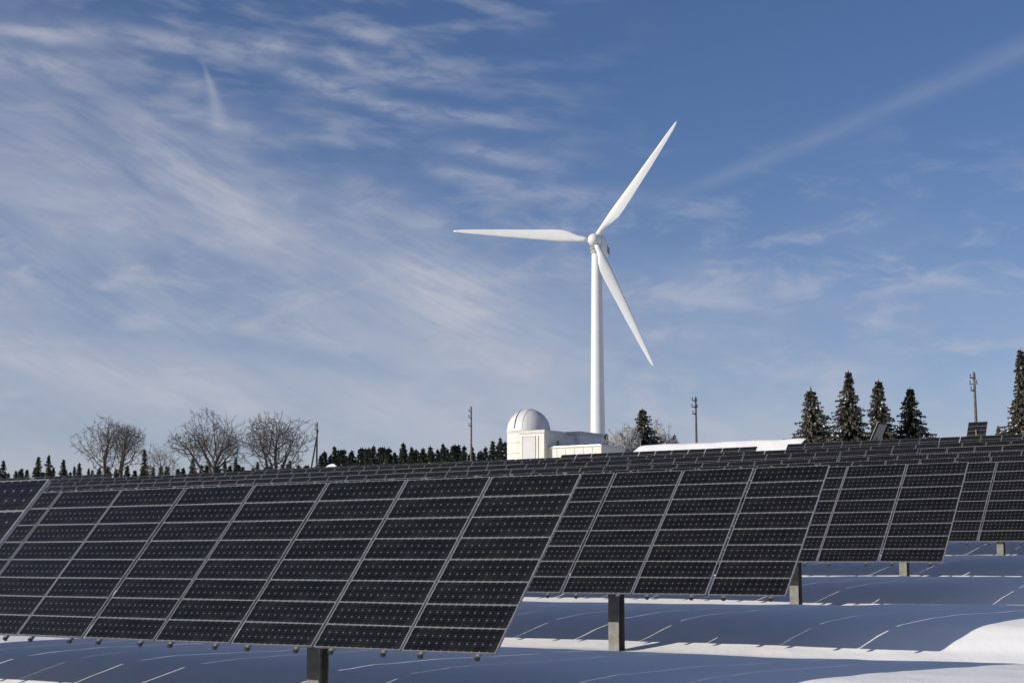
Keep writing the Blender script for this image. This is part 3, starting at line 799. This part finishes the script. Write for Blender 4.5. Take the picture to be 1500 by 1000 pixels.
def bare_meshes(seed, H, W, stems=1, frost=False, natt=1100, low=.30, thick=1.0, fork=.24, step=.20):
    """bare crown grown towards points scattered in an egg-shaped volume (space colonisation)"""
    g = np.random.RandomState(seed); rx = W / 2; zc = H * (low + 1) / 2; rz = H * (1 - low) / 2
    p = g.normal(size=(natt * 2, 3)); p /= np.linalg.norm(p, axis=1)[:, None]; p *= (g.rand(natt * 2, 1) ** .42)
    cl = g.normal(size=(11, 3)); cl /= np.linalg.norm(cl, axis=1)[:, None]; cl[:, 2] = np.abs(cl[:, 2]) * 1.1 - .35; cl *= g.uniform(.45, .82, (11, 1))
    pick = g.randint(0, 11, natt * 2); lob = cl[pick] + p * g.uniform(.26, .42, 11)[pick][:, None]; use = g.rand(natt * 2) < .72; p[use] = lob[use]; p[:, 0] *= 1.06
    lump = 1 + .16 * np.sin(p[:, 0] * 5 + seed) * np.cos(p[:, 2] * 4 + seed * 2); p *= lump[:, None]
    att = np.stack([p[:, 0] * rx * (1 - .22 * np.clip(-p[:, 2], 0, 1)), p[:, 1] * rx, zc + p[:, 2] * rz], -1)[:natt]
    pos = []; par = []
    for st in range(stems):
        off = np.array([(st - (stems - 1) / 2) * W * .10, g.uniform(-.2, .2), -.6]); d = np.array([(st - (stems - 1) / 2) * .28 + g.uniform(-.06, .06), 0, 1.0]); d /= np.linalg.norm(d)
        q = off; last = -1
        while q[2] < H * fork:
            pos.append(q.copy()); par.append(last); last = len(pos) - 1
            d = d + g.normal(size=3) * .05; d /= np.linalg.norm(d); q = q + d * step
    P = np.array(pos); near = np.full(len(att), -1); nd = np.full(len(att), 1e9); start = 0; alive = np.ones(len(att), bool)
    for it in range(130):
        new = P[start:]
        if len(new):
            D = np.linalg.norm(att[:, None, :] - new[None], axis=2); j = D.argmin(1); m = D[np.arange(len(att)), j]; b = m < nd
            near[b] = j[b] + start; nd[b] = m[b]
        alive &= nd > step * 1.25
        if not alive.any(): break
        start = len(P); add = []
        for k in np.unique(near[alive]):
            sel = alive & (near == k); v = att[sel] - P[k]; v /= np.linalg.norm(v, axis=1)[:, None]
            d = v.mean(0) + g.normal(size=3) * .07 + np.array([0, 0, .05]); d /= np.linalg.norm(d) + 1e-9
            add.append(P[k] + d * step); par.append(int(k))
        if not add: break
        P = np.concatenate([P, np.array(add)])
    n = len(P); kids = [[] for _ in range(n)]
    for i, q in enumerate(par):
        if q >= 0: kids[q].append(i)
    r0 = .012 * thick; rad = np.zeros(n)
    for i in range(n - 1, -1, -1):
        rad[i] = (sum(rad[c] ** 2.2 for c in kids[i]) if kids[i] else r0 ** 2.2) ** (1 / 2.2)
    tr = MB(); cr = MB(); R = random.Random(seed)
    for i in range(n):
        q = par[i]
        if q < 0: continue
        big_ = rad[i] > .055 * thick
        (tr if big_ else cr).tube([P[q], P[i]], [min(rad[q], rad[i] * 1.15), rad[i]], 6 if big_ else 3, False)
        if rad[i] < .03 * thick and R.random() < (.95 if not kids[i] else .5):
            d0 = Vector(P[i] - P[q]).normalized()
            for _ in range(3 if not kids[i] else 1):
                v = (d0 + Vector((R.uniform(-1, 1), R.uniform(-1, 1), R.uniform(-.5, 1))) * .5).normalized(); b = Vector(P[i]); L = R.uniform(.3, .75)
                cr.tube([b, b + v * L * .5, b + v * L + Vector((0, 0, .04))], [r0 * .9, r0 * .75, r0 * .5], 3, False)
    if not tr.f: tr.tube([P[0], P[1]], [r0 * 2, r0 * 2], 4)
    return tr.mesh('trunk', M_FROST if frost else M_BARK, True), cr.mesh('crown', M_FROST if frost else M_TWIG)
bares = [(166, 195, 612, 106, 31, 2, 'leftmost bare tree with several stems and a wide open crown', .30, 1.3, .20),
         (310, 190, 599, 108, 44, 1, 'bare tree with a dense fan crown, left of the touching pair', .26, 1.3, .26),
         (405, 190, 603, 108, 57, 1, 'bare round-crowned tree beside the leaning pole, right of the touching pair', .22, 1.3, .22),
         (238, 215, 650, 56, 63, 1, 'thin pale sapling between the leftmost bare tree and the pair', .30, 1.0, .3)]
for i, (px, Yp, py, wpx, seed, stems, lab, low, th, fork) in enumerate(bares):
    x, y = at_Y(px, Yp); zg = ground_xy(x, y); H = zof(py, Yp) - zg
    ms = bare_meshes(seed, H, wpx / FPX * Yp, stems, False, 2700 if i < 3 else 800, low, th, fork)
    place_tree('bare_tree', ms, x, y, zg, 1.0, 0, lab, 'tree', 'bare trees on the skyline')
for i, (px, Yp, py, wpx, lab) in enumerate(((908, 168, 630, 52, 'pale frosted bush left of the rimed spruce by the turbine'), (922, 158, 620, 42, 'grey frosted shrub leaning against the rimed spruce on its left'), (967, 165, 617, 48, 'frosted bush right of the rimed spruce near the snowy roof'))):
    x, y = at_Y(px, Yp); zg = ground_xy(x, y); H = zof(py, Yp) - zg
    ms = bare_meshes(80 + i, H, wpx / FPX * Yp, 3, True, 2800, .06, 2.2, .08)
    place_tree('frosted_bush', ms, x, y, zg, 1.0, 0, lab, 'bush', 'frosted bushes by the turbine')
print('objects', len(bpy.data.objects))
